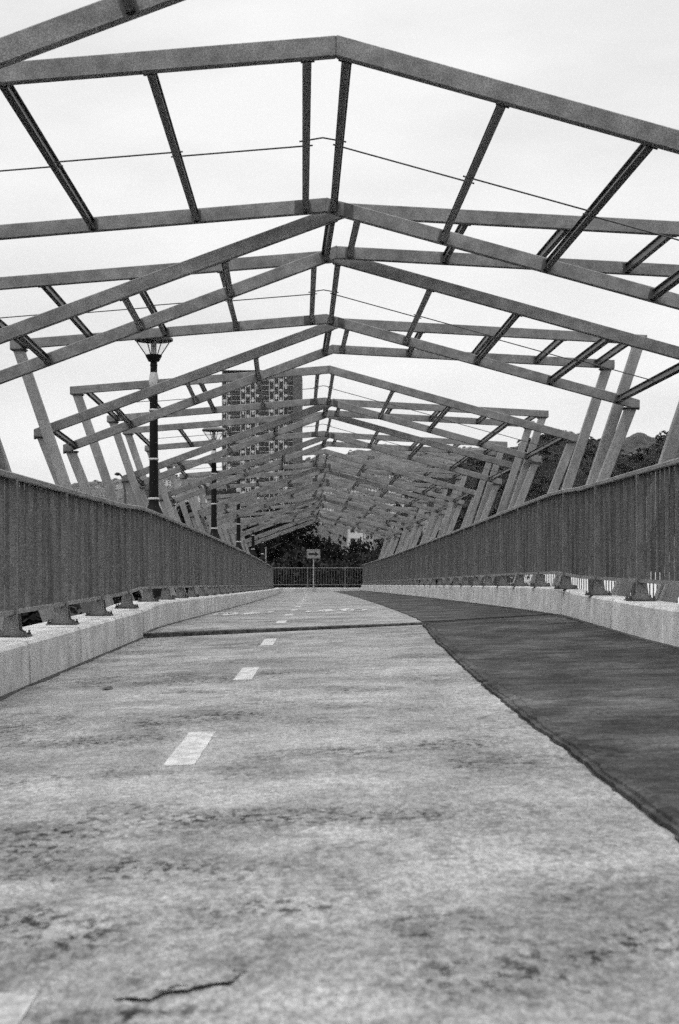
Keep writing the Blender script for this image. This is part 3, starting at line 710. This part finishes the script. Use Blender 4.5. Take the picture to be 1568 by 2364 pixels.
for ri, ry in enumerate(rows):
    for (xa, xb, nc, kd) in bays:
        if kd == 'd':
            tb(xa, xb, ry - .35, ry + .35)
        for c in range(nc):
            x0 = xa + (xb - xa) * c / nc; x1 = xa + (xb - xa) * (c + 1) / nc
            if kd == 'd':
                a_, b_, t_, u_ = x0 + .4, x1 - .4, ry + .6, ry + 11.2
            else:
                o_ = (ri + c) % 2; a_, b_ = x0 + 1.1, x1 - 1.1; t_, u_ = ry + (2.0 if o_ else .8), ry + (11.3 if o_ else 9.0)
                tb(x0 - .7, x0 + .7, ry - .2, ry + 11.4)
                if o_: tb(x0 + .9, x1 - .9, ry - .7, ry + 1.2, .3); tb(x0 + 3.4, x1 - 3.4, ry + 1.3, ry + 3.6, .3)
                else: tb(x0 + 3.0, x1 - 3.0, ry + 8.6, ry + 11.0, .3)
                if rt_.random() < .3: tb(x0 + 3.6, x1 - 3.6, ry + 4.5, ry + 8.0, .5, .3)
            bx = ((tx(a_) - RX, -.12, tz(u_) - RZ), (tx(b_) - RX, -.004, tz(t_) - RZ))
            if cnt < 100 and kd == 'd' or (cnt < 100 and ri < 8):
                q = MB(); q.box(*bx); q.build('window', M['window'], root); cnt += 1
            else: rest.box(*bx)
tag(rest.build('window', M['window'], root), kind='stuff')
trim.build('facade_trim', M['trim'], root)

# ------------------------------------------------------------------ mid-distance buildings and the hillside town
def block(name, px0, px1, py0, py1, d, wallm, label, band=False, floors=4):
    k = d / FP; x0, x1 = (px0 - VX) * k, (px1 - VX) * k; zt, zb = EYE + (VY - py0) * k, EYE + (VY - py1) * k
    root = empty(name, ((x0 + x1) / 2, d, zb)); tag(root, label, 'building'); cx = (x0 + x1) / 2; h = zt - zb; w = x1 - x0
    q = MB(); q.box((x0 - cx, 0, -14), (x1 - cx, 12, h)); q.build('wall', wallm, root)
    q = MB(); q.box((x0 - cx - .4, -.5, h), (x1 - cx + .4, 12.4, h + .5 if not band else h + 2.2)); q.build('roof', M['window'] if band else M['roof'], root)
    for f_ in range(floors):
        for c in range(max(2, int(w / 3.2))):
            n_ = max(2, int(w / 3.2)); xx = x0 - cx + w * (c + .5) / n_; zz = h - h * (f_ + .55) / floors
            q = MB(); q.box((xx - w / n_ * .28, -.06, zz - h / floors * .25), (xx + w / n_ * .28, -.003, zz + h / floors * .25)); q.build('window', M['window'], root)
    return root
block('office_block', 478, 547, 1149, 1215, 430, M['wallg'], 'grey block with a wide dark roof band left of the tower foot', True, 3)
block('pale_house', 806, 838, 1207, 1262, 190, M['wallw'], 'pale house between the dark trees beyond the end railing', False, 2)
block('pale_house', 846, 862, 1216, 1262, 200, M['wallw'], 'narrow pale house right of the wider pale house beyond the railing', False, 3)
block('row_block', 985, 1045, 1182, 1262, 300, M['wallg'], 'grey flats behind the far right leaning columns', False, 5)
block('pale_hut', 962, 972, 1127, 1136, 900, M['wallw'], 'small bright hut on the slope right of the far ridge', False, 1)

def house_mesh(kind, seed):
    rnd = random.Random(seed); q = MB(); w, dp, h = 8 + 4 * rnd.random(), 8, 5 + 5 * rnd.random() * (kind % 2 + .6)
    q.box((-w / 2, -dp / 2, -5), (w / 2, dp / 2, h), 0)
    if kind < 3: q.prism([(-w / 2 - .5, h), (w / 2 + .5, h), (w / 2 + .3, h + .5), (0, h + 2.4), (-w / 2 - .3, h + .5)], 'y', -dp / 2 - .5, dp / 2 + .5, 1)
    else: q.box((-w / 2 - .3, -dp / 2 - .3, h), (w / 2 + .3, dp / 2 + .3, h + .6), 1)
    for f_ in range(max(1, int(h / 3))):
        for c in range(3):
            xx = -w / 2 + w * (c + .5) / 3; zz = 1.6 + f_ * 3; q.box((xx - .8, -dp / 2 - .12, zz - .8), (xx + .8, -dp / 2 - .02, zz + .8), 2)
    return q
hp = []
for k in range(5):
    o = house_mesh(k, 20 + k).build('hillside_house', [M['wallw'] if k % 2 else M['wallg'], M['roof'], M['window']])
    hp.append(o)
def hill_z(X, d):
    px = X / d * FP + VX; i = (px + 1500) / 4500 * 420; j = (d - 1200) / 1900 * 60
    i = min(max(int(i), 0), 419); j = min(max(int(j), 0), 59); return fv[j * fn + i][2]
rnd = random.Random(77); placed = 0; used = [False] * 5
while placed < 270:
    z_ = rnd.random()
    px = rnd.uniform(60, 515) if z_ < .33 else rnd.uniform(690, 1120) if z_ < .93 else rnd.uniform(515, 700)
    d = rnd.uniform(1450, 2200); X = (px - VX) / FP * d; z = hill_z(X, d); py = VY - (z - EYE) * FP / d
    if py < 1112 + 14 * math.sin(px * .02) or (px < 350 and rnd.random() < .5): continue
    k = rnd.randrange(5)
    o = hp[k]
    if used[k]: o = o.copy(); COL.objects.link(o)
    used[k] = True
    o.location = (X, d, z); o.rotation_euler = (0, 0, rnd.uniform(-.5, .5)); s = rnd.uniform(.55, 1.0); o.scale = (s * rnd.uniform(.9, 1.6), s, s)
    tag(o, 'small grey house in the hazy hillside town behind the canopy', 'house', 'houses of the hillside town'); placed += 1

# street lamp far left
root = empty('street_lamp', (-9.85, 70, GZ)); tag(root, 'slim curved street lamp seen between the leaning left columns', 'street lamp')
q = MB(); q.tube([(0, 0, 0), (0, 0, 9.2), (-.03, 0, 10.2), (-.12, 0, 10.8)], [.09, .07, .06, .05], 10); q.build('pole', M['plate'], root, True)
q = MB(); q.tube([(-.12, 0, 10.8), (-.22, 0, 11.02), (-.36, 0, 11.12)], [.05, .045, .04], 8); q.build('arm', M['plate'], root, True)
q = MB(); q.lathe([(.03, 11.02), (.16, 11.06), (.15, 11.12), (.05, 11.18)], (-.40, 0), 12); q.build('lamp_head', M['black'], root, True)

# ------------------------------------------------------------------ thin haze
b = MB(); b.box((-3000, -500, GZ - 1), (3000, 3400, 420))
m = bpy.data.materials.new('haze'); m.use_nodes = True; t = m.node_tree; t.nodes.clear()
o_ = t.nodes.new('ShaderNodeOutputMaterial'); pv = t.nodes.new('ShaderNodeVolumePrincipled')
pv.inputs['Color'].default_value = (.95, .95, .95, 1); pv.inputs['Density'].default_value = 0.000022; t.links.new(pv.outputs[0], o_.inputs['Volume'])
HAZE = True
if HAZE: tag(b.build('haze', m), kind='stuff')
